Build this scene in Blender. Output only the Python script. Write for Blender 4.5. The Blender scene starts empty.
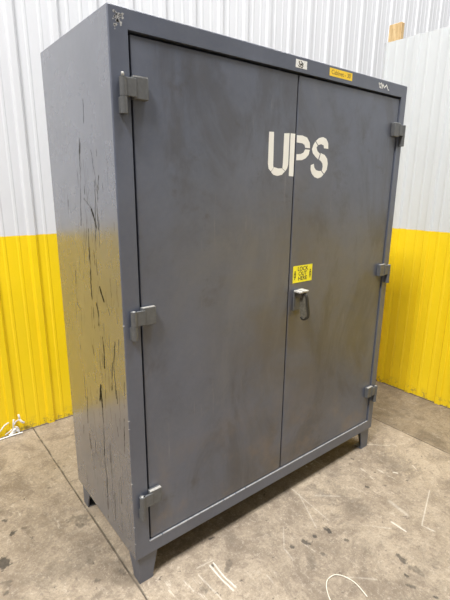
import bpy, bmesh, math, random
import numpy as np
from mathutils import Vector, Matrix
random.seed(4); rng = np.random.default_rng(7)
sc = bpy.context.scene
COL = sc.collection

# ---------------------------------------------------------------- camera
CAM = Vector((-0.5706, -1.2242, 1.4886)); YAW, PIT, ROLL, F = 0.675, -0.2578, 0.0094, 430.38
fwd = Vector((math.sin(YAW)*math.cos(PIT), math.cos(YAW)*math.cos(PIT), math.sin(PIT)))
rt = Vector((math.cos(YAW), -math.sin(YAW), 0)); up = rt.cross(fwd)
r2 = math.cos(ROLL)*rt + math.sin(ROLL)*up; u2 = -math.sin(ROLL)*rt + math.cos(ROLL)*up
cd = bpy.data.cameras.new('camera'); cam = bpy.data.objects.new('camera', cd); COL.objects.link(cam)
M = Matrix((r2, u2, -fwd)).transposed().to_4x4(); M.translation = CAM; cam.matrix_world = M
cd.sensor_fit = 'VERTICAL'; cd.sensor_height = 24.0; cd.sensor_width = 18.0; cd.lens = 24.0*F/600.0
cd.clip_start = 0.02
sc.camera = cam

# ---------------------------------------------------------------- light
w = bpy.data.worlds.new('world'); sc.world = w; w.use_nodes = True
bg = w.node_tree.nodes['Background']; wt = w.node_tree; tc = wt.nodes.new('ShaderNodeTexCoord'); sx_ = wt.nodes.new('ShaderNodeSeparateXYZ'); cr = wt.nodes.new('ShaderNodeValToRGB')
wt.links.new(tc.outputs['Generated'], sx_.inputs[0]); wt.links.new(sx_.outputs[2], cr.inputs[0]); wt.links.new(cr.outputs[0], bg.inputs[0])
cr.color_ramp.elements[0].position = 0.0; cr.color_ramp.elements[0].color = (0.05, 0.05, 0.055, 1)      # dim hall all round
cr.color_ramp.elements[1].position = 0.45; cr.color_ramp.elements[1].color = (0.93, 0.96, 1.0, 1)       # pale roof overhead
bg.inputs[1].default_value = 0.20
def area(name, loc, rot, sx, sy, power, col=(1, 1, 1)):
    l = bpy.data.lights.new(name, 'AREA'); l.shape = 'RECTANGLE'; l.size = sx; l.size_y = sy; l.energy = power; l.color = col
    o = bpy.data.objects.new(name, l); COL.objects.link(o); o.location = loc; o.rotation_euler = rot; return o
for nm, lx, pw in (('left', -4.0, 960), ('middle', 1.6, 430), ('right', 7.4, 300)):  # unseen overhead lamps; the right one is added to even the back wall
    area('overhead_light_'+nm, (lx, -1.7, 8.6), (math.radians(2), 0, 0), 1.7, 1.7, pw, (1.0, 0.985, 0.96))
sc.view_settings.view_transform = 'Standard'; sc.view_settings.look = 'None'
sc.view_settings.exposure = 0.42; sc.view_settings.gamma = 1.0; sc.view_settings.use_curve_mapping = False

# ---------------------------------------------------------------- helpers
def tag(o, label=None, cat=None, group=None, kind=None):
    if label: o['label'] = label
    if cat: o['category'] = cat
    if group: o['group'] = group
    if kind: o['kind'] = kind
    return o
def obj(name, bm, mats, parent=None, loc=None):
    me = bpy.data.meshes.new(name); bm.to_mesh(me); bm.free()
    for m in (mats if isinstance(mats, (list, tuple)) else [mats]): me.materials.append(m)
    o = bpy.data.objects.new(name, me); COL.objects.link(o)
    if parent: o.parent = parent
    if loc: o.location = loc
    return o
def box(bm, x0, x1, y0, y1, z0, z1, bev=0, seg=2, mi=0):
    r = bmesh.ops.create_cube(bm, size=1); vs = r['verts']
    for v in vs: v.co = Vector((x0+(v.co.x+.5)*(x1-x0), y0+(v.co.y+.5)*(y1-y0), z0+(v.co.z+.5)*(z1-z0)))
    fs = list({f for v in vs for f in v.link_faces})
    for f in fs: f.material_index = mi
    if bev:
        es = list({e for v in vs for e in v.link_edges})
        g = bmesh.ops.bevel(bm, geom=es, offset=bev, segments=seg, affect='EDGES', profile=.5)
        for f in g['faces']: f.material_index = mi; f.smooth = True
def prism(bm, pts, axis, a, b, mi=0):
    """closed polygon pts (2D) extruded along axis ('x','y','z') from a to b"""
    def P(p, t): return {'x': (t, p[0], p[1]), 'y': (p[0], t, p[1]), 'z': (p[0], p[1], t)}[axis]
    A = [bm.verts.new(P(p, a)) for p in pts]; B = [bm.verts.new(P(p, b)) for p in pts]
    n = len(pts); fs = [bm.faces.new(A), bm.faces.new(B)]
    for i in range(n): fs.append(bm.faces.new((A[i], A[(i+1) % n], B[(i+1) % n], B[i])))
    for f in fs: f.material_index = mi
    bmesh.ops.recalc_face_normals(bm, faces=fs)
def tube(bm, pts, rad, n=8, mi=0, flat=None, cap=True):
    pts = [Vector(p) for p in pts]; rings = []
    T0 = (pts[1]-pts[0]).normalized(); N = T0.orthogonal().normalized()
    if flat is not None: N = Vector(flat[2]); N = (N - N.dot(T0)*T0).normalized()
    for i, p in enumerate(pts):
        T = ((pts[min(i+1, len(pts)-1)] - pts[max(i-1, 0)])).normalized()
        N = (N - N.dot(T)*T).normalized(); B = T.cross(N)
        r = rad[i] if isinstance(rad, (list, tuple)) else rad
        ra, rb = (flat[0], flat[1]) if flat is not None else (r, r)
        rings.append([bm.verts.new(p + N*ra*math.cos(2*math.pi*k/n) + B*rb*math.sin(2*math.pi*k/n)) for k in range(n)])
    fs = []
    for a, b in zip(rings, rings[1:]):
        for k in range(n): fs.append(bm.faces.new((a[k], a[(k+1) % n], b[(k+1) % n], b[k])))
    if cap: fs += [bm.faces.new(rings[0][::-1]), bm.faces.new(rings[-1])]
    for f in fs: f.material_index = mi; f.smooth = True
    bmesh.ops.recalc_face_normals(bm, faces=fs)
def smooth_path(pts, n=6):
    pts = [Vector(p) for p in pts]; P = [pts[0]] + pts + [pts[-1]]; out = []
    for i in range(1, len(P)-2):
        for k in range(n):
            t = k/n; a, b, c, d = P[i-1], P[i], P[i+1], P[i+2]
            out.append(.5*((2*b) + (c-a)*t + (2*a-5*b+4*c-d)*t*t + (3*b-a-3*c+d)*t**3))
    return out + [pts[-1]]
def text_faces(bm, s, size, x, z, y, mi, align='CENTER', spacing=0.8, sx=1.0, bold=0.0):
    c = bpy.data.curves.new('t', 'FONT'); c.body = s; c.size = size; c.align_x = align; c.align_y = 'CENTER'
    c.space_line = spacing; c.extrude = 0.0001/size*size; c.offset = bold
    o = bpy.data.objects.new('t', c); COL.objects.link(o); bpy.context.view_layer.update()
    me = bpy.data.meshes.new_from_object(o.evaluated_get(bpy.context.evaluated_depsgraph_get()))
    n0 = len(bm.verts); f0 = len(bm.faces); bm.from_mesh(me); bm.verts.ensure_lookup_table(); bm.faces.ensure_lookup_table()
    for v in bm.verts[n0:]: v.co = Vector((x + v.co.x*sx, y - v.co.z, z + v.co.y))
    for f in bm.faces[f0:]: f.material_index = mi
    bpy.data.objects.remove(o); bpy.data.meshes.remove(me); bpy.data.curves.remove(c)
def stroke(bm, pts, wd, y, mi, th=.0003):
    """flat hand-drawn stroke on the plane y"""
    for (a, b) in zip(pts, pts[1:]):
        a = Vector((a[0], a[1])); b = Vector((b[0], b[1])); d = (b-a).normalized(); n = Vector((-d.y, d.x))*wd/2; e = d*wd*.3
        prism(bm, [tuple(a-n-e), tuple(b-n+e), tuple(b+n+e), tuple(a+n-e)], 'y', y-th, y, mi)

# vectorised value noise for hand-laid marks
_L = rng.random((256, 256))
def vnoise(x, y):
    xi = np.floor(x).astype(int); yi = np.floor(y).astype(int); fx = x-xi; fy = y-yi
    fx = fx*fx*(3-2*fx); fy = fy*fy*(3-2*fy); g = lambda a, b: _L[a % 256, b % 256]
    return (g(xi, yi)*(1-fx)+g(xi+1, yi)*fx)*(1-fy) + (g(xi, yi+1)*(1-fx)+g(xi+1, yi+1)*fx)*fy
def segdist(X, Y, pts):
    d = np.full(X.shape, 9.0)
    for (ax, ay), (bx, by) in zip(pts, pts[1:]):
        dx, dy = bx-ax, by-ay; L = dx*dx+dy*dy+1e-12
        t = np.clip(((X-ax)*dx+(Y-ay)*dy)/L, 0, 1)
        d = np.minimum(d, np.hypot(X-ax-t*dx, Y-ay-t*dy))
    return d
def grid_mesh(name, A, B, place, attrs, mats):
    """regular grid over arrays A, B; place(a,b)->xyz arrays; attrs name->values"""
    na, nb = len(A), len(B); GA, GB = np.meshgrid(A, B, indexing='ij'); co = place(GA, GB).reshape(-1, 3)
    idx = np.arange(na*nb).reshape(na, nb)
    q = np.stack([idx[:-1, :-1], idx[1:, :-1], idx[1:, 1:], idx[:-1, 1:]], -1).reshape(-1, 4)
    me = bpy.data.meshes.new(name); me.vertices.add(len(co)); me.vertices.foreach_set('co', co.ravel().astype(np.float32))
    me.loops.add(q.size); me.loops.foreach_set('vertex_index', q.ravel().astype(np.int32))
    me.polygons.add(len(q)); me.polygons.foreach_set('loop_start', (np.arange(len(q))*4).astype(np.int32))
    me.polygons.foreach_set('loop_total', np.full(len(q), 4, dtype=np.int32)); me.update(calc_edges=True)
    for k, v in attrs.items():
        a = me.attributes.new(k, 'FLOAT', 'POINT'); a.data.foreach_set('value', v.ravel().astype(np.float32))
    for m in mats: me.materials.append(m)
    return me

# ---------------------------------------------------------------- materials
class NT:
    def __init__(s, name):
        s.m = bpy.data.materials.new(name); s.m.use_nodes = True; s.t = s.m.node_tree; s.N = s.t.nodes
        s.b = s.N['Principled BSDF']; s.pos = s.N.new('ShaderNodeNewGeometry').outputs['Position']
    def link(s, a, b): s.t.links.new(a, b)
    def _in(s, sock, v):
        if hasattr(v, 'is_output') or isinstance(v, bpy.types.NodeSocket): s.link(v, sock)
        elif isinstance(v, (tuple, list)) and len(v) == 3 and sock.type == 'RGBA': sock.default_value = (*v, 1)
        else: sock.default_value = v
    def noise(s, scale, detail=4, rough=.6, vec=None, sc3=None, dist=0):
        n = s.N.new('ShaderNodeTexNoise'); n.inputs['Scale'].default_value = scale; n.inputs['Detail'].default_value = detail
        n.inputs['Roughness'].default_value = rough; n.inputs['Distortion'].default_value = dist
        v = vec or s.pos
        if sc3:
            k = s.N.new('ShaderNodeVectorMath'); k.operation = 'MULTIPLY'; s.link(v, k.inputs[0]); k.inputs[1].default_value = sc3; v = k.outputs[0]
        s.link(v, n.inputs['Vector']); return n.outputs['Fac']
    def ramp(s, f, a, b, lo=0., hi=1.):
        n = s.N.new('ShaderNodeMapRange'); n.interpolation_type = 'SMOOTHSTEP'; s._in(n.inputs[0], f)
        for i, v in enumerate((a, b, lo, hi)): n.inputs[i+1].default_value = v
        return n.outputs[0]
    def math(s, op, a, b=0.):
        n = s.N.new('ShaderNodeMath'); n.operation = op; s._in(n.inputs[0], a); s._in(n.inputs[1], b); return n.outputs[0]
    def mix(s, f, a, b, mode='MIX'):
        n = s.N.new('ShaderNodeMix'); n.data_type = 'RGBA'; n.blend_type = mode
        s._in(n.inputs[0], f); s._in(n.inputs[6], a); s._in(n.inputs[7], b); return n.outputs[2]
    def attr(s, name):
        n = s.N.new('ShaderNodeAttribute'); n.attribute_name = name; return n.outputs['Fac']
    def xyz(s):
        n = s.N.new('ShaderNodeSeparateXYZ'); s.link(s.pos, n.inputs[0]); return n.outputs
    def bump(s, h, dist, strength=1.):
        n = s.N.new('ShaderNodeBump'); n.inputs['Distance'].default_value = dist; n.inputs['Strength'].default_value = strength
        s._in(n.inputs['Height'], h); s.link(n.outputs[0], s.b.inputs['Normal'])
    def out(s, col=None, rough=None, metal=0., ior=1.5, spec=.5):
        if col is not None: s._in(s.b.inputs['Base Color'], col)
        if rough is not None: s._in(s.b.inputs['Roughness'], rough)
        s.b.inputs['Metallic'].default_value = metal; s.b.inputs['IOR'].default_value = ior
        
        if spec is not None: s.b.inputs['Specular IOR Level'].default_value = spec
        return s.m

def m_flat(name, col, rough=.5, metal=0., var=.12, scale=60):
    n = NT(name); c = n.mix(n.ramp(n.noise(scale, 3), .35, .65), tuple(x*(1-var) for x in col), tuple(min(1, x*(1+var)) for x in col))
    return n.out(c, rough, metal)

PAINT = (0.086, 0.098, 0.134)
def m_paint(name, side=False, stains=False):
    n = NT(name); z = n.xyz()
    c = n.mix(n.ramp(n.noise(2.3, 5, .65), .35, .7), tuple(x*.90 for x in PAINT), tuple(x*1.12 for x in PAINT))
    c = n.mix(n.ramp(n.noise(60, 3), .3, .75, 0, .05), c, (0.24, 0.24, 0.245))
    if stains:
        # brown hand grime round the seam and handle, rust bloom near the bottom right, long wipe streaks
        g = n.noise(3.2, 6, .7, dist=.6)
        dx = n.math('ABSOLUTE', n.math('SUBTRACT', z[0], .76)); near = n.ramp(dx, .0, .55, 1, 0)
        hgt = n.ramp(z[2], .2, 1.2, 1.0, .75); hgt = n.math('MULTIPLY', hgt, n.ramp(z[2], 1.25, 1.85, 1, .25))
        f = n.math('MULTIPLY', n.math('MULTIPLY', n.ramp(g, .30, .66), near), hgt)
        c = n.mix(n.math('MULTIPLY', f, .75), c, (0.084, 0.070, 0.054))
        dirt = n.math('MULTIPLY', n.ramp(n.noise(8, 5, .75), .55, .70), n.ramp(n.noise(1.7, 2), .45, .62))
        c = n.mix(n.math('MULTIPLY', dirt, .6), c, (0.045, 0.038, 0.032))
        cl = n.noise(2.6, 6, .7, sc3=(1.3, 1, .6), dist=.8); c = n.mix(n.ramp(cl, .50, .66, 0, .5), c, (0.046, 0.042, 0.042)); c = n.mix(n.ramp(cl, .48, .34, 0, .45), c, (0.125, 0.130, 0.148))
        low = n.math('MULTIPLY', n.ramp(n.noise(5, 5, .7), .46, .68), n.ramp(z[2], .2, .75, 1, 0))
        c = n.mix(n.math('MULTIPLY', low, .40), c, (0.19, 0.135, 0.085))
        st = n.math('MULTIPLY', n.ramp(n.noise(9, 5, .7, sc3=(6, 1, .35)), .58, .70), n.ramp(n.noise(4, 2), .5, .65))
        c = n.mix(n.math('MULTIPLY', st, .22), c, (0.30, 0.29, 0.28))
    if side:
        c = n.mix(n.ramp(n.noise(4, 5, .7, sc3=(1, 3, .5)), .5, .75, 0, .25), c, (0.21, 0.20, 0.19))
        c = n.mix(n.attr('scratch'), c, (0.022, 0.020, 0.014))
        r = n.math('ADD', n.ramp(n.noise(5, 4), .3, .7, .24, .32), n.math('MULTIPLY', n.attr('scratch'), .3))
        n.link(n.math('SUBTRACT', 1.0, n.attr('scratch')), n.b.inputs['Coat Weight']); n.link(n.math('MULTIPLY', n.math('SUBTRACT', 1.0, n.attr('scratch')), .5), n.b.inputs['Specular IOR Level']); n.b.inputs['Coat Roughness'].default_value = .2; n.b.inputs['Coat IOR'].default_value = 1.5
        return n.out(c, r, ior=1.75, spec=None)
    h = n.noise(260, 2); n.bump(h, .0004, .15)
    return n.out(c, n.ramp(n.noise(6, 4), .3, .7, .34, .46), ior=1.75)
paint = m_paint('cabinet_grey_paint'); paint_side = m_paint('cabinet_side_paint', side=True); paint_door = m_paint('cabinet_door_paint', stains=True)
hinge_m = m_flat('hinge_grey_steel', (0.108, 0.111, 0.114), .45, .1, .08, 60)
bare = m_flat('edge_highlight_metal', (0.62, 0.60, 0.56), .38, .5, .2, 200)  # pale tone for the painted highlight on the hinge top edges
leverm = m_flat('handle_dark_bronze', (0.028, 0.025, 0.018), .5, 0, .25, 120)
webm = m_flat('handle_olive_grime', (0.12, 0.11, 0.085), .6, 0, .25, 120)
bare_dull = m_flat('dull_cast_metal', (0.46, 0.45, 0.42), .5, .2, .25, 150)
stencil = m_flat('stencil_cream_paint', (0.82, 0.81, 0.76), .6, 0, .02, 20)
yel = m_flat('sticker_yellow', (0.86, 0.76, 0.035), .4, 0, .05, 50)
yel2 = m_flat('label_tape_yellow', (0.88, 0.60, 0.03), .4, 0, .05, 50)
whi = m_flat('sticker_white', (0.78, 0.78, 0.76), .5, 0, .08, 120)
ink = m_flat('black_ink', (0.04, 0.038, 0.03), .6)
inkb = m_flat('brown_ink', (0.28, 0.17, 0.03), .6)
chalk = m_flat('chalk_white', (0.78, 0.78, 0.76), .9)
seam_m = m_flat('gap_shade_black', (0.012, 0.012, 0.012), .8)

def m_wall(name, wht, yl, dirt=.25):
    n = NT(name); p = n.xyz()
    wc = n.mix(n.ramp(n.noise(3.0, 5, .7, sc3=(1, 1, .35)), .45, .72, 0, dirt), wht, tuple(x*.86 for x in wht))
    wc = n.mix(n.math('MULTIPLY', n.ramp(n.noise(34, 4, .8), .70, .76), dirt*1.4), wc, (.35, .33, .28))
    yc = n.mix(n.ramp(n.noise(2.2, 5, .65, sc3=(1, 1, .6)), .35, .7), tuple(x*.93 for x in yl), yl)
    yc = n.mix(n.math('MULTIPLY', n.ramp(n.noise(30, 5, .8), .68, .74), .5), yc, (.42, .27, .03))
    base = n.math('MULTIPLY', n.ramp(p[2], .0, .09, 1, 0), n.ramp(n.noise(22, 5, .8), .50, .62))
    yc = n.mix(n.math('MULTIPLY', base, .75), yc, (.20, .15, .08))
    edge = n.math('ADD', p[2], n.math('MULTIPLY', n.math('SUBTRACT', n.noise(30, 3), .5), .006))
    c = n.mix(n.ramp(edge, 1.205, 1.210), yc, wc)
    n.bump(n.noise(3, 3, sc3=(1, 1, .3)), .002, .5)
    return n.out(c, n.ramp(n.noise(10), .3, .7, .34, .46))
wall_m = m_wall('corrugated_wall_paint', (0.70, 0.715, 0.75), (0.92, 0.66, 0.010))
wall_m2 = m_wall('corrugated_partition_paint', (0.64, 0.665, 0.68), (0.93, 0.67, 0.013), .35)

def m_floor():
    n = NT('stained_concrete')
    a = n.noise(1.6, 8, .72, dist=.4); b = n.noise(9, 7, .75); s = n.noise(70, 5, .8); d = n.noise(3.4, 7, .75, dist=1.2)
    c = n.mix(n.ramp(a, .36, .64), (0.185, 0.148, 0.112), (0.38, 0.316, 0.238))
    c = n.mix(n.ramp(b, .42, .62, 0, .60), c, (0.42, 0.352, 0.268))
    c = n.mix(n.ramp(d, .48, .64, 0, .70), c, (0.165, 0.132, 0.10))
    c = n.mix(n.ramp(n.noise(22, 7, .85), .50, .64, 0, .70), c, (0.185, 0.145, 0.112))
    c = n.mix(n.ramp(n.noise(38, 6, .85, dist=.5), .54, .66, 0, .40), c, (0.62, 0.55, 0.46))
    c = n.mix(n.ramp(n.noise(60, 5, .85), .56, .66, 0, .55), c, (0.15, 0.115, 0.09))
    c = n.mix(n.ramp(n.noise(17, 3, .7), .66, .71, 0, .8), c, (0.075, 0.06, 0.05))
    c = n.mix(n.ramp(n.noise(95, 3, .8), .46, .60, 0, .40), c, (0.20, 0.155, 0.115))
    c = n.mix(n.ramp(n.noise(80, 3, .8), .54, .66, 0, .22), c, (0.66, 0.58, 0.47))
    sc_ = n.ramp(n.noise(16, 6, .8, sc3=(1.0, .20, 1)), .60, .68, 0, .45)
    c = n.mix(sc_, c, (0.66, 0.60, 0.51))
    c = n.mix(n.ramp(n.xyz()[0], 1.815, 1.835, 0, 1), c, (0.66, 0.64, 0.60), 'MULTIPLY')   # the next slab was poured darker
    c = n.mix(n.attr('stain'), c, (0.045, 0.040, 0.036))
    c = n.mix(n.attr('scuff'), c, (0.80, 0.76, 0.68))
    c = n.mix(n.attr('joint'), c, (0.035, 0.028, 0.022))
    h = n.math('SUBTRACT', n.math('ADD', n.math('MULTIPLY', s, .4), n.math('MULTIPLY', b, .6)), n.math('MULTIPLY', n.attr('joint'), 2.5))
    n.bump(h, .002, .6)
    return n.out(c, n.ramp(b, .3, .7, .55, .75), spec=.35)
floor_m = m_floor()

# ---- traced marks (metres on their own surfaces)
LET = {
    'u1': [(0.611, 1.687), (0.636, 1.688), (0.638, 1.569), (0.64, 1.56), (0.627, 1.546), (0.614, 1.556), (0.61, 1.574)] ,
    'u2': [(0.691, 1.687), (0.72, 1.69), (0.72, 1.575), (0.715, 1.56), (0.705, 1.549), (0.688, 1.56), (0.69, 1.574)] ,
    'u3': [(0.643, 1.562), (0.666, 1.558), (0.686, 1.559), (0.703, 1.548), (0.687, 1.535), (0.663, 1.53), (0.64, 1.534), (0.628, 1.544)] ,
    'p1': [(0.731, 1.69), (0.757, 1.69), (0.757, 1.53), (0.731, 1.531)] ,
    'p2': [(0.762, 1.686), (0.793, 1.687), (0.823, 1.681), (0.84, 1.663), (0.843, 1.642), (0.814, 1.642), (0.809, 1.653), (0.795, 1.658), (0.763, 1.659)] ,
    'p3': [(0.814, 1.636), (0.842, 1.636), (0.837, 1.616), (0.82, 1.602), (0.798, 1.594), (0.765, 1.592), (0.765, 1.615), (0.789, 1.617), (0.805, 1.623)] ,
    's1': [(0.874, 1.67), (0.863, 1.656), (0.856, 1.639), (0.862, 1.624), (0.878, 1.612), (0.898, 1.601), (0.907, 1.624), (0.891, 1.633), (0.883, 1.647), (0.89, 1.655)] ,
    's2': [(0.877, 1.672), (0.896, 1.685), (0.92, 1.69), (0.942, 1.685), (0.956, 1.669), (0.959, 1.646), (0.931, 1.647), (0.928, 1.658), (0.91, 1.662), (0.894, 1.657)] ,
    's3': [(0.912, 1.627), (0.938, 1.621), (0.956, 1.606), (0.962, 1.586), (0.958, 1.562), (0.942, 1.545), (0.926, 1.557), (0.93, 1.573), (0.927, 1.585), (0.917, 1.595), (0.905, 1.6)] ,
    's4': [(0.872, 1.583), (0.877, 1.568), (0.889, 1.558), (0.908, 1.555), (0.921, 1.556), (0.938, 1.542), (0.924, 1.531), (0.903, 1.525), (0.881, 1.53), (0.863, 1.543), (0.854, 1.56), (0.854, 1.577)] ,
}
SCR = [(1, 0.7, [(0.209, 1.749), (0.215, 1.683)]), (1.2, 0.8, [(0.259, 1.637), (0.271, 1.603), (0.276, 1.522), (0.296, 1.421), (0.306, 1.351)]), (2.5, 0.6, [(0.262, 1.622), (0.265, 1.596)]), (1, 0.5, [(0.171, 1.597), (0.165, 1.559), (0.149, 1.513), (0.143, 1.466)]), (1.6, 0.7, [(0.125, 1.516), (0.137, 1.467), (0.152, 1.411), (0.152, 1.346)]), (3, 0.8, [(0.2, 1.409), (0.173, 1.369), (0.169, 1.345)]), (1.5, 0.9, [(0.238, 1.343), (0.249, 1.269)]), (1, 0.7, [(0.248, 1.493), (0.25, 1.461)]), (1.5, 0.6, [(0.418, 1.435), (0.424, 1.412)]), (1, 0.6, [(0.156, 1.505), (0.174, 1.361)]), (1.4, 0.6, [(0.26, 1.444), (0.194, 1.409)]), (1, 0.5, [(0.251, 1.372), (0.264, 1.302)]), (1.2, 0.7, [(0.177, 1.344), (0.184, 1.276)]), (1, 0.4, [(0.148, 1.669), (0.151, 1.641)]), (1, 0.5, [(0.127, 1.595), (0.132, 1.577)]), (1, 0.5, [(0.141, 1.379), (0.151, 1.288)]), (2.2, 0.95, [(0.247, 1.269), (0.248, 1.188), (0.253, 1.132), (0.25, 1.087)]), (1.3, 0.6, [(0.19, 1.241), (0.188, 1.189)]), (2.6, 0.85, [(0.173, 1.147), (0.157, 1.12), (0.145, 1.106)]), (1.2, 0.8, [(0.398, 1.174), (0.41, 1.093), (0.409, 1.038)]), (0.8, 0.5, [(0.409, 1.038), (0.373, 1.02), (0.386, 0.914)]), (2.2, 0.8, [(0.212, 1.081), (0.204, 1.05), (0.207, 1.003)]), (1.4, 0.6, [(0.248, 1.059), (0.249, 0.982)]), (2.2, 0.8, [(0.181, 0.963), (0.174, 0.907), (0.181, 0.847)]), (1.5, 0.7, [(0.076, 0.975), (0.097, 0.885), (0.092, 0.763)]), (1, 0.6, [(0.398, 0.76), (0.4, 0.636)]), (3, 0.9, [(0.228, 0.759), (0.246, 0.689)]), (1.2, 0.6, [(0.019, 0.858), (0.025, 0.8)]), (1.5, 0.6, [(0.418, 0.862), (0.413, 0.848)]), (1.4, 0.6, [(0.282, 0.903), (0.272, 0.866)]), (1, 0.5, [(0.044, 0.993), (0.055, 0.936)]), (1.5, 0.7, [(0.106, 0.891), (0.126, 0.779)]), (1, 0.5, [(0.177, 0.838), (0.188, 0.724)]), (1, 0.5, [(0.127, 1.113), (0.103, 1.065)]), (1.4, 0.7, [(0.206, 1.274), (0.204, 1.222)]), (1.6, 0.9, [(0.226, 0.739), (0.224, 0.685), (0.227, 0.601), (0.239, 0.45), (0.232, 0.354), (0.237, 0.248), (0.247, 0.145)]), (1.2, 0.8, [(0.382, 0.648), (0.399, 0.52)]), (2, 0.7, [(0.391, 0.472), (0.38, 0.405)]), (1.2, 0.8, [(0.037, 0.707), (0.048, 0.563)]), (1.2, 0.6, [(0.097, 0.644), (0.095, 0.61)]), (1.2, 0.6, [(0.173, 0.486), (0.181, 0.385), (0.18, 0.285)]), (1.4, 0.7, [(0.161, 0.328), (0.173, 0.187)]), (1.5, 0.6, [(0.47, 0.246), (0.468, 0.19)]), (1.2, 0.7, [(0.27, 0.722), (0.28, 0.662)]), (1.3, 0.7, [(0.087, 0.794), (0.084, 0.745)]), (3, 0.8, [(0.229, 0.72), (0.226, 0.671)]), (1.2, 0.6, [(0.455, 0.483), (0.459, 0.439)]), (1.6, 0.5, [(0.329, 0.473), (0.33, 0.411)]), (1.2, 0.5, [(0.094, 0.436), (0.101, 0.317)]), (2, 0.5, [(0.373, 0.377), (0.358, 0.354)]), (2, 0.5, [(0.177, 0.531), (0.182, 0.452)])]
MARKS = [(0, 0.014, 0.9, [(-0.312, 0.583), (-0.303, 0.586)]), (0, 0.008, 0.8, [(-0.327, 0.689), (-0.318, 0.681)]), (0, 0.035, 0.9, [(-0.39, 0.441), (-0.382, 0.443)]), (0, 0.03, 0.5, [(-0.064, 0.502), (-0.038, 0.468)]), (0, 0.02, 0.6, [(-0.065, 0.459), (-0.058, 0.448)]), (0, 0.006, 0.7, [(-0.095, 0.791), (-0.093, 0.79)]), (0, 0.01, 0.5, [(-0.27, 0.586), (-0.265, 0.583)]), (0, 0.02, 0.5, [(-0.398, 0.332), (-0.392, 0.322)]), (0, 0.015, 0.5, [(-0.024, 0.114), (-0.017, 0.104)]), (0, 0.01, 0.6, [(-0.403, 0.294), (-0.402, 0.285)]), (0, 0.012, 0.5, [(-0.104, 0.231), (-0.097, 0.22)]), (0, 0.01, 0.5, [(-0.115, 0.129), (-0.107, 0.122)]), (0, 0.01, 0.4, [(0.009, 0.962), (0.017, 0.956)]), (0, 0.06, 0.25, [(-0.252, 0.258), (-0.075, 0.261)]), (0, 0.012, 0.9, [(0.8, -0.253), (0.802, -0.271)]), (0, 0.016, 0.85, [(0.671, -0.24), (0.678, -0.265)]), (0, 0.01, 0.9, [(0.724, -0.251), (0.724, -0.256)]), (0, 0.014, 0.8, [(0.606, -0.228), (0.607, -0.233)]), (0, 0.009, 0.7, [(0.821, -0.349), (0.824, -0.354)]), (0, 0.018, 0.3, [(0.629, -0.32), (0.584, -0.351)]), (0, 0.01, 0.6, [(0.676, -0.334), (0.682, -0.348)]), (0, 0.014, 0.8, [(0.922, -0.537), (0.913, -0.569)]), (0, 0.014, 0.55, [(0.913, -0.597), (0.92, -0.638)]), (0, 0.007, 0.9, [(0.86, -0.604), (0.862, -0.61)]), (0, 0.007, 0.9, [(0.859, -0.72), (0.86, -0.725)]), (0, 0.007, 0.7, [(0.821, -0.63), (0.836, -0.653)]), (0, 0.008, 0.8, [(1.193, -0.204), (1.194, -0.208)]), (0, 0.006, 0.8, [(1.4, -0.302), (1.404, -0.308)]), (0, 0.007, 0.7, [(1.333, -0.013), (1.336, -0.02)]), (0, 0.007, 0.6, [(0.988, -0.653), (0.991, -0.66)]), (0, 0.006, 0.6, [(1.436, -0.486), (1.439, -0.492)]), (0, 0.09, 0.3, [(1.49, -0.131), (1.495, -0.236)]), (0, 0.05, 0.25, [(1.05, -0.076), (1.028, -0.283)]), (0, 0.03, 0.3, [(0.967, -0.028), (0.969, -0.161)]), (1, 0.004, 0.9, [(1.074, -0.413), (1.073, -0.485)]), (1, 0.003, 0.6, [(0.982, -0.375), (1.037, -0.436)]), (1, 0.003, 0.65, [(1.423, -0.417), (1.164, -0.511), (1.177, -0.563)]), (1, 0.003, 0.8, [(1.166, -0.539), (1.175, -0.564)]), (1, 0.003, 0.5, [(0.877, 0.025), (0.852, -0.232)]), (1, 0.003, 0.45, [(0.876, -0.025), (0.773, -0.224)]), (1, 0.003, 0.6, [(1.516, 0.026), (1.621, -0.074)]), (1, 0.003, 0.5, [(0.669, -0.464), (0.753, -0.545)]), (1, 0.005, 0.9, [(1.409, -0.223), (1.421, -0.241)]), (1, 0.005, 0.8, [(1.549, -0.258), (1.536, -0.28)]), (1, 0.003, 0.6, [(0.932, -0.081), (1.026, -0.161)]), (1, 0.02, 0.35, [(1.191, -0.334), (1.171, -0.438)]), (1, 0.007, 0.7, [(1.558, 0.08), (1.493, 0.021)]), (1, 0.0035, 0.95, [(0.274, -0.087), (0.272, -0.167), (0.278, -0.232)]), (1, 0.0035, 0.9, [(0.292, -0.086), (0.287, -0.163), (0.294, -0.228)]), (1, 0.003, 0.5, [(0.224, -0.065), (0.301, -0.075)]), (1, 0.003, 0.6, [(0.211, -0.095), (0.221, -0.232)]), (1, 0.003, 0.7, [(0.151, -0.079), (0.158, -0.142)]), (1, 0.003, 0.4, [(0.659, -0.127), (0.574, -0.213), (0.561, -0.278)]), (1, 0.003, 0.4, [(0.425, -0.262), (0.421, -0.303)]), (0, 0.015, 0.5, [(0.35, -0.123), (0.309, -0.152)]), (0, 0.016, 0.5, [(0.188, -0.151), (0.197, -0.166)]), (0, 0.005, 0.9, [(0.352, 0.022), (0.374, 0.018)]), (0, 0.006, 0.8, [(0.281, -0.092), (0.281, -0.096)]), (0, 0.008, 0.6, [(0.603, -0.23), (0.614, -0.233)]), (1, 0.004, 0.9, [(1.077, 0.104), (1.074, 0.095)]), (1, 0.004, 0.9, [(1.112, 0.099), (1.128, 0.098)])]

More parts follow.
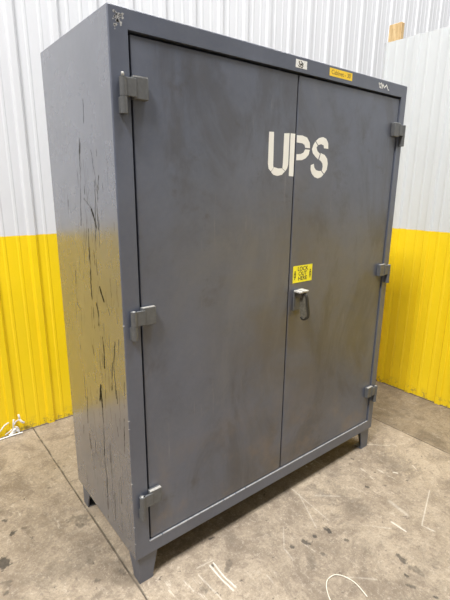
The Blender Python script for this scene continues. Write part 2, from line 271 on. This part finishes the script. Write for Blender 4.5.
# ---------------------------------------------------------------- floor
def build_floor():
    xs = np.concatenate([np.linspace(-9, -.6, 16)[:-1], np.arange(-.6, 2.44, .004), np.linspace(2.44, 9, 14)[1:]])
    ys = np.concatenate([np.linspace(-9, -.85, 16)[:-1], np.arange(-.85, 1.45, .004), np.linspace(1.46, 4, 6)])
    X, Y = np.meshgrid(xs, ys, indexing='ij')
    inb = (X > -.6) & (X < 2.44) & (Y > -.85) & (Y < 1.45)
    st = np.zeros(X.shape); pl = np.zeros(X.shape)
    wob = (vnoise(X*60, Y*60)-.5)*1.2 + (vnoise(X*150, Y*150)-.5)*.9
    brk = vnoise(X*40+9, Y*40+3)*.6 + vnoise(X*120, Y*120)*.6
    for kind, wd, al, pts in MARKS:
        x0 = min(p[0] for p in pts)-3*wd-.02; x1 = max(p[0] for p in pts)+3*wd+.02; y0 = min(p[1] for p in pts)-3*wd-.02; y1 = max(p[1] for p in pts)+3*wd+.02
        i = np.where((xs > x0) & (xs < x1))[0]; j = np.where((ys > y0) & (ys < y1))[0]
        if not len(i) or not len(j): continue
        sl = (slice(i[0], i[-1]+1), slice(j[0], j[-1]+1))
        d = segdist(X[sl], Y[sl], pts)
        if kind == 0:
            v = np.clip((wd*(1+wob[sl])*.85-d)/(wd*.25)+.4, 0, 1)*al*np.clip(brk[sl]*1.5, .9 if al > .75 else .35, 1)
            st[sl] = np.maximum(st[sl], v)
        else:
            v = np.clip(1.25-d/(wd*.5+.0012), 0, 1)*al*(.95 if al > .85 else .62)*np.clip(brk[sl]*1.9 if al < .9 else 1, .2, 1)
            pl[sl] = np.maximum(pl[sl], v)
    dust = np.clip((vnoise(X*9, Y*9)*.5+vnoise(X*31, Y*31)*.5-.62)*5, 0, 1)*.35
    st = np.where(inb, np.maximum(st, dust*0.5), 0)
    jt = np.zeros(X.shape)
    for jx in (0.0, 1.823, 3.65, -1.83):
        jd = np.abs(X-jx-(vnoise(Y*9+jx, Y*0+2)-.5)*.003 + (0 if jx else -.001))
        jt = np.maximum(jt, np.clip(1.3-jd/.0034, 0, 1)*np.clip(.7+(vnoise(Y*30, Y*0+jx)-.3), .5, 1))
    # thin dark line where the floor meets the metal walls
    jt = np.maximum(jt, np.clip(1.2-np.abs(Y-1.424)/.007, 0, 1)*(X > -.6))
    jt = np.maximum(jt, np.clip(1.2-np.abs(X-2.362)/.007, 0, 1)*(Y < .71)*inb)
    me = grid_mesh('floor', xs, ys, lambda a, b: np.stack([a, b, a*0], -1), {'stain': st, 'scuff': np.where(inb, pl, 0), 'joint': np.where(inb, jt, 0)}, [floor_m])
    o = bpy.data.objects.new('floor', me); COL.objects.link(o); return tag(o, 'bare stained concrete floor with saw-cut joints', kind='structure')
build_floor()

# ---------------------------------------------------------------- corrugated metal walls
PITCH = 0.2286
def profile(u0, u1, phase):
    """rib profile: (u, height) pairs; a tall trapezoid rib each pitch, two low ribs between"""
    pts = [(u0, 0.0)]
    k0 = math.floor((u0-phase)/PITCH)-1; k1 = math.ceil((u1-phase)/PITCH)+1
    for k in range(k0, k1+1):
        c = phase+k*PITCH
        for du, h in ((-.027, 0), (-.024, .0015), (-.0175, .0145), (-.014, .0165), (.014, .0165), (.0175, .0145), (.024, .0015), (.027, 0)): pts.append((c+du, h))
        for m in (PITCH/3, 2*PITCH/3):
            for du, h in ((-.011, 0), (-.005, .0040), (.005, .0040), (.011, 0)): pts.append((c+m+du, h))
    pts = sorted(p for p in pts if u0 <= p[0] <= u1); return pts + [(u1, 0.0)]
def corrugated(name, u0, u1, phase, z0, z1, place, mat, label, kind):
    bm = bmesh.new(); pr = profile(u0, u1, phase); zs = [z0, z1]
    F_ = [[bm.verts.new(place(u, h, z)) for u, h in pr] for z in zs]
    B_ = [[bm.verts.new(place(u, h-.0012, z)) for u, h in pr] for z in zs]
    n = len(pr)
    for i in range(n-1):
        bm.faces.new((F_[0][i], F_[0][i+1], F_[1][i+1], F_[1][i])); bm.faces.new((B_[0][i+1], B_[0][i], B_[1][i], B_[1][i+1]))
        bm.faces.new((F_[1][i], F_[1][i+1], B_[1][i+1], B_[1][i])); bm.faces.new((F_[0][i+1], F_[0][i], B_[0][i], B_[0][i+1]))
    for i in (0, n-1): bm.faces.new((F_[0][i], F_[1][i], B_[1][i], B_[0][i]))
    bmesh.ops.recalc_face_normals(bm, faces=bm.faces[:])
    o = obj(name, bm, mat); return tag(o, label, kind=kind)
WY, WX = 1.434, 2.372
corrugated('wall_back', -4.5, 8.5, 0.118, 0, 6.0, lambda u, h, z: (u, WY-h, z), wall_m,
           'tall ribbed metal wall behind the cabinet, white above and yellow below', 'structure')
wr = corrugated('wall_right', -4.0, 0.703, 0.233, 0, 2.458, lambda u, h, z: (WX-h, u, z), wall_m2,
           'lower ribbed metal partition right of the cabinet, off-white above and yellow below', 'structure')
bm = bmesh.new()
box(bm, WX+.0005, WX+.040, .699, .703, 0, 2.458)
o = obj('end_flange', bm, wall_m2, wr)
# timber post that carries the partition; its top shows above the sheet
bm = bmesh.new(); box(bm, WX+.004, WX+.042, .592, .684, 0, 2.566, .003)
wn = NT('raw_timber'); g = wn.noise(12, 6, .7, sc3=(4, 4, .5), dist=1.)
wc = wn.mix(wn.ramp(g, .35, .65), (0.52, 0.34, 0.15), (0.72, 0.54, 0.29)); wc = wn.mix(wn.ramp(wn.noise(60, 4), .55, .7, 0, .4), wc, (.33, .2, .09))
tag(obj('wood_post', bm, wn.out(wc, .7)), 'raw tan timber end sticking up above the top edge of the off-white partition', 'wood post')

# ---------------------------------------------------------------- the cabinet
W, D, L, H = 1.522, .592, .1257, 1.836; T = L+H
DX0, DX1, DZ0, DZ1, SX = .054, 1.476, .183, 1.908, .7625
cab = bpy.data.objects.new('storage_cabinet', None); COL.objects.link(cab); cab.location = (0, 0, 0); cab.empty_display_size = .2
tag(cab, 'tall grey two-door steel storage cabinet stencilled UPS, standing on short legs', 'cabinet')

def build_body():
    bm = bmesh.new(); box(bm, -.005, W, 0, D, L, T)
    bmesh.ops.bevel(bm, geom=bm.edges[:], offset=.0038, segments=3, affect='EDGES', profile=.5)
    for f in bm.faces:
        n = f.normal; f.smooth = max(abs(n.x), abs(n.y), abs(n.z)) < .999
    # left face is replaced by a fine grid that carries the scratch marks
    lf = min((f for f in bm.faces if f.normal.x < -.999), key=lambda f: -f.calc_area())
    y0 = min(v.co.y for v in lf.verts); y1 = max(v.co.y for v in lf.verts); z0 = min(v.co.z for v in lf.verts); z1 = max(v.co.z for v in lf.verts)
    ff = min((f for f in bm.faces if f.normal.y < -.999), key=lambda f: -f.calc_area())
    fx0 = min(v.co.x for v in ff.verts); fx1 = max(v.co.x for v in ff.verts)
    bmesh.ops.delete(bm, geom=[lf, ff], context='FACES_ONLY')
    # front frame ring + recess for the doors
    o_ = [bm.verts.new(p) for p in ((fx0, 0, z0), (fx1, 0, z0), (fx1, 0, z1), (fx0, 0, z1))]
    i_ = [bm.verts.new(p) for p in ((DX0, 0, DZ0), (DX1, 0, DZ0), (DX1, 0, DZ1), (DX0, 0, DZ1))]
    b_ = [bm.verts.new((v.co.x, .034, v.co.z)) for v in i_]
    for k in range(4):
        j = (k+1) % 4
        bm.faces.new((o_[k], o_[j], i_[j], i_[k])); bm.faces.new((i_[k], i_[j], b_[j], b_[k])).material_index = 0
    f = bm.faces.new(b_); f.material_index = 1  # recess back coloured black to put shade into the door gaps
    me = bpy.data.meshes.new('body'); bm.to_mesh(me); bm.free()
    me.materials.append(paint); me.materials.append(seam_m)
    o = bpy.data.objects.new('cabinet_body', me); COL.objects.link(o); o.parent = cab
    # scratched left side
    A = np.linspace(y1, y0, 230); B = np.linspace(z0, z1, 420); Y, Z = np.meshgrid(A, B, indexing='ij')
    s = np.zeros(Y.shape); jig = (vnoise(Y*0+3, Z*45)-.5)*.003 + (vnoise(Y*0+8, Z*140)-.5)*.003
    gap = vnoise(Y*80, Z*28)*.55 + vnoise(Y*200, Z*70)*.45
    for wd, al, pts in SCR:
        d = segdist(Y+jig, Z, pts); r = wd*.0018
        v = np.clip((r*(.6+gap)-d)/(r*.5)+.5, 0, 1)*al*np.clip((gap-.15)*3.6, .25, 1); s = np.maximum(s, v)
    s = np.clip(s*1.35, 0, 1)
    # fine flecks where the paint has flaked in vertical dashes
    for k in range(150):
        cy = float(np.clip(rng.normal(.20, .085), .03, .5)); cz = float(rng.uniform(.2, 1.55)); ln = float(rng.uniform(.012, .09)); sk = float(rng.normal(0, .004))
        i = np.where(np.abs(A-cy) < .02)[0]; j = np.where(np.abs(B-cz) < ln)[0]
        if not len(i) or not len(j): continue
        sl = (slice(i[0], i[-1]+1), slice(j[0], j[-1]+1)); d = segdist(Y[sl]+jig[sl], Z[sl], [(cy, cz-ln/2), (cy+sk, cz+ln/2)])
        s[sl] = np.maximum(s[sl], np.clip((.0016-d)/.0016+.3, 0, 1)*float(rng.uniform(.3, .8)))
    me2 = grid_mesh('side', A, B, lambda a, b: np.stack([a*0-.005, a, b], -1), {'scratch': s}, [paint_side])
    o2 = bpy.data.objects.new('side_panel', me2); COL.objects.link(o2); o2.parent = cab; o2['label'] = 'left side sheet with dark vertical scratches'
build_body()

def door(x0, x1):
    bm = bmesh.new(); g = .0034; e = .006 if x0 == DX0 else 0
    box(bm, x0+g+e, x1-g, .0062, .030, DZ0+g, DZ1-.0085, .0026, 3)
    return obj('door', bm, paint_door, cab)
dl = door(DX0, SX); dr = door(SX, DX1)
DF = .0062     # door face plane

# legs: bent-angle feet, wide at the top, with a base plate
def leg(fx, fy):
    bm = bmesh.new(); i = .010; t = .006; e = .0006
    X = (lambda v: v) if fx else (lambda v: W-v)
    Y_ = (lambda v: v) if fy else (lambda v: D-v)
    prism(bm, [(X(i), 0.0), (X(i+.058), 0.0), (X(i+.061), .03), (X(i+.078), L-.02), (X(i+.082), L+.001), (X(i), L+.001)], 'y', Y_(i), Y_(i+t))
    prism(bm, [(Y_(i+t), 0.0), (Y_(i+.050), 0.0), (Y_(i+.056), .03), (Y_(i+.088), L-.02), (Y_(i+.096), L+.001), (Y_(i+t), L+.001)], 'x', X(i), X(i+t))
    a, b = sorted((X(i+t), X(i+.057))); c, d = sorted((Y_(i+t), Y_(i+.050))); box(bm, a, b, c, d, 0, .005)
    return obj('leg', bm, paint, cab)
for fx in (1, 0):
    for fy in (1, 0): leg(fx, fy)

# hinges: knuckle pair on the frame, offset leaf welded to the door
def hinge(zc, right=False):
    X = (lambda v: W+.001-v) if right else (lambda v: v+.006)
    bm = bmesh.new()
    def knuckle(z0, z1, cx):
        r = .0105
        pts = [(X(cx+r*math.cos(2*math.pi*k/20)), -.0118+r*math.sin(2*math.pi*k/20)) for k in range(20)]; prism(bm, pts, 'z', z0, z1)
    knuckle(zc-.046, zc-.0005, .0205)
    a, b = sorted((X(.0095), X(.0300))); box(bm, a, b, -.009, .0005, zc-.046, zc-.003, .001)
    kn = obj('hinge', bm, hinge_m, cab)
    bm = bmesh.new(); knuckle(zc+.0005, zc+.050, .0205)
    a, b = sorted((X(.022), X(.060))); box(bm, a, b, -.0180, -.0100, zc+.0005, zc+.050, .0015)
    a, b = sorted((X(.050), X(.100))); box(bm, a, b, -.0150, DF, zc-.004, zc+.057, .0025)
    lf = obj('hinge_leaf', bm, hinge_m, kn)
    if right or zc < 1.5: pin_h = .0005
    else: pin_h = .010
    bm = bmesh.new(); tube(bm, [(X(.0205), -.0118, zc+.050), (X(.0205), -.0118, zc+.050+pin_h), (X(.0205), -.0118, zc+.0505+pin_h*1.2)], [.0045, .0045, .003], 12)
    obj('hinge_pin', bm, bare_dull, kn)
    bm = bmesh.new()     # highlight along the top edge, put into a pale strip
    a, b = sorted((X(.053), X(.098))); box(bm, a, b, -.0145, -.003, zc+.0568, zc+.0576)
    obj('pale_edge', bm, bare, kn)
for right, zs in ((False, (1.733, 1.048, .352)), (True, (1.733, 1.048, .352))):
    for z in zs: hinge(z, right)

# handle on the right door
HX = .821
bm = bmesh.new(); box(bm, HX-.030, HX+.016, -.001, DF, .965, 1.058, .003)
hp = obj('handle_plate', bm, hinge_m, dr)
bm = bmesh.new()
box(bm, HX-.036, HX+.014, -.040, -.002, 1.050, 1.060, .004, 3)
box(bm, HX-.020, HX+.008, -.050, -.010, 1.058, 1.064, .002, 2)
o = obj('handle_cap', bm, bare_dull, dr); o['label'] = 'pale worn cast cap over the handle pivot'
bm = bmesh.new()
tube(bm, [(HX-.012, .002, 1.040), (HX-.012, -.030, 1.040)], .013, 16, mi=1)
# web of the lever: a curved plate standing out from the door, closed by a dark rim
prism(bm, [(-.012, 1.048), (-.045, 1.048), (-.050, .985), (-.052, .950), (-.044, .936), (-.030, .936), (-.020, .960), (-.014, 1.0)], 'x', HX-.008, HX-.002, mi=1)
path = smooth_path([(HX-.005, -.034, 1.047), (HX-.002, -.048, 1.036), (HX+.004, -.053, .990), (HX+.008, -.055, .955), (HX+.004, -.050, .938), (HX-.004, -.036, .932), (HX-.008, -.026, .940)], 6)
tube(bm, path, 0, 10, flat=(.0045, .0075, (0, 1, 0)))
o = obj('handle_lever', bm, [leverm, webm], dr); o['label'] = 'dark bronze paddle lever hanging down from its pivot'

# stencilled letters
bm = bmesh.new()
for k in ('u1', 'u2', 'u3', 'p1'): prism(bm, [(x_+(.0055 if k != 'p1' else .0008), z_) for x_, z_ in LET[k]], 'y', DF-.0003, DF+.0002)
o = obj('stencil_lettering', bm, stencil, dl); o['label'] = 'cream stencilled U and the stem of the P'
bm = bmesh.new()
for k in ('p2', 'p3', 's1', 's2', 's3', 's4'): prism(bm, [(x_+(.0055 if k != 'p1' else .0008), z_) for x_, z_ in LET[k]], 'y', DF-.0003, DF+.0002)
o = obj('stencil_lettering', bm, stencil, dr); o['label'] = 'cream stencilled bowl of the P and the S'

# lock-out sticker
bm = bmesh.new(); box(bm, .785, .908, DF-.0004, DF+.0002, 1.088, 1.162); y = DF-.0005
text_faces(bm, 'LOCK\nOUT\nHERE', .0250, .8465, 1.1255, y, 1, spacing=.84, sx=1.0, bold=.0004)
for cx in (.797, .896):
    stroke(bm, [(cx-.004, 1.112), (cx-.004, 1.128), (cx+.004, 1.128), (cx+.004, 1.112), (cx-.004, 1.112)], .003, y, 1)
    stroke(bm, [(cx-.003, 1.130), (cx-.002, 1.139), (cx+.002, 1.139), (cx+.003, 1.130)], .0022, y, 1)
    stroke(bm, [(cx-.002, 1.103), (cx+.001, 1.109)], .003, y, 1)
o = obj('sticker', bm, [yel, ink], dr); o['label'] = 'bright yellow sticker reading LOCK OUT HERE'
# frame stickers and chalk
bm = bmesh.new(); box(bm, .736, .798, -.0004, .0002, 1.9215, 1.9495); y = -.0005
for s_ in ([(.757, 1.945), (.752, 1.940), (.758, 1.936), (.765, 1.932), (.758, 1.926), (.750, 1.929)], [(.763, 1.946), (.772, 1.940), (.766, 1.935), (.776, 1.931), (.772, 1.925), (.764, 1.925)], [(.755, 1.934), (.778, 1.938)]): stroke(bm, s_, .0026, y, 1)
o = obj('sticker', bm, [whi, ink], cab); o['label'] = 'small white sticker with a black scribbled mark'
bm = bmesh.new(); box(bm, .934, 1.083, -.0004, .0002, 1.9225, 1.9515); y = -.0005
text_faces(bm, 'Cabinet - 30', .0235, 1.0085, 1.9375, y, 1, sx=1.07, bold=.0002)
o = obj('sticker', bm, [yel2, inkb], cab); o['label'] = 'orange-yellow label tape reading Cabinet - 30'
bm = bmesh.new(); y = 0.0
for s_ in ([(1.282, 1.944), (1.290, 1.926)], [(1.283, 1.936), (1.300, 1.945)], [(1.286, 1.935), (1.300, 1.925)], [(1.312, 1.943), (1.309, 1.925)], [(1.312, 1.943), (1.326, 1.929), (1.342, 1.943), (1.356, 1.926)], [(1.300, 1.946), (1.308, 1.930)], [(1.356, 1.926), (1.364, 1.924)]): stroke(bm, s_, .005, y, 0)
o = obj('chalk_marking', bm, chalk, cab); o['label'] = 'white hand-scribbled letters on the top right of the frame'
# paint rubbed away at the top left corner
bm = bmesh.new()
for k in range(46):
    cx = random.gauss(.021, .008); cz = random.gauss(1.930, .012); r = random.uniform(.0012, .0042)
    if cx < .008 or cz > 1.948: continue
    prism(bm, [(cx+r*random.uniform(.6, 1.2)*math.cos(a), cz+r*random.uniform(.6, 1.3)*math.sin(a)) for a in (0, 1, 2.1, 3.1, 4.2, 5.2)], 'y', -.0002, .0001)
o = obj('worn_patch', bm, m_flat('rubbed_paint', (.36, .36, .36), .6), cab); o['label'] = 'pale rubbed patch at the top left corner of the frame'

# lower frame lip: edge wear plus its lit ledge line put into the colour; front left edge chipped
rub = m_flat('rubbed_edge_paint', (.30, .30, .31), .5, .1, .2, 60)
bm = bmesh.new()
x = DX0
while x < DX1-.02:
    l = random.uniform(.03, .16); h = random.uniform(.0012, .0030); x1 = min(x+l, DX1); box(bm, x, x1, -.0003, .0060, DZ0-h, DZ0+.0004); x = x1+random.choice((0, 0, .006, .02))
o = obj('pale_edge', bm, rub, cab); o['label'] = 'pale worn lip of the frame below the doors, lit ledge line painted in'
for z in (.20, .275, .46, .68, .71, 1.05):
    h = random.uniform(.002, .006); bm = bmesh.new()
    prism(bm, [(-.0055, z), (-.0005, z+.001), (-.0012, z+h), (-.0055, z+h*.8)], 'y', -.0002, .006)
    obj('paint_chip', bm, rub, cab)

# ---------------------------------------------------------------- small things on the floor and wall base
wire_m = m_flat('pale_cord', (.72, .68, .58), .6)
pth = smooth_path([(.520, -.520, .003), (.537, -.483, .003), (.560, -.451, .003), (.583, -.432, .004), (.605, -.426, .004), (.636, -.431, .004), (.658, -.455, .003), (.669, -.494, .003), (.664, -.533, .003), (.655, -.565, .003)], 8)
bm = bmesh.new(); tube(bm, pth, .0021, 8)
tag(obj('cord', bm, wire_m), 'short curled piece of pale cord lying on the concrete floor in front of the cabinet', 'cord')
tp = m_flat('torn_white_tape', (.82, .82, .82), .6, 0, .08, 90)
YB = WY-.0205
def ribbon(bm, pts, wd, y):
    P = smooth_path([(x, y-.004-.004*math.sin(i*1.9), z) for i, (x, z) in enumerate(pts)], 4)
    tube(bm, P, 0, 6, flat=(.0016, wd/2, (0, 1, 0)))
bm = bmesh.new(); P = smooth_path([(-.40, YB-.012, .006), (-.25, YB-.012, .005), (-.189, YB-.013, .006), (-.152, YB-.012, .006), (-.114, YB-.012, .007), (-.063, YB-.010, .004)], 5)
tube(bm, P, 0, 8, flat=(.004, .0045, (0, 0, 1)))
tag(obj('tape_strip', bm, tp), 'thin white strip lying along the foot of the yellow wall at the left', 'tape')
bm = bmesh.new()
for pts, wd in (([(-.104, .104), (-.109, .075), (-.110, .037), (-.108, .010)], .011), ([(-.075, .128), (-.072, .108), (-.073, .092), (-.093, .084), (-.104, .070)], .012),
                ([(-.074, .096), (-.060, .074), (-.046, .060)], .015), ([(-.205, .040), (-.182, .058), (-.159, .079), (-.132, .092)], .009), ([(-.129, .013), (-.111, .032), (-.092, .036), (-.084, .014)], .018),
                ([(-.140, .008), (-.118, .018), (-.098, .022), (-.080, .026)], .014), ([(-.160, .020), (-.135, .034), (-.118, .042)], .007), ([(-.100, .052), (-.088, .046), (-.080, .020), (-.084, .004)], .008)): ribbon(bm, pts, wd, YB)
tag(obj('torn_tape', bm, tp), 'crumpled torn white scraps stuck to the bottom of the yellow ribbed wall', 'torn tape')
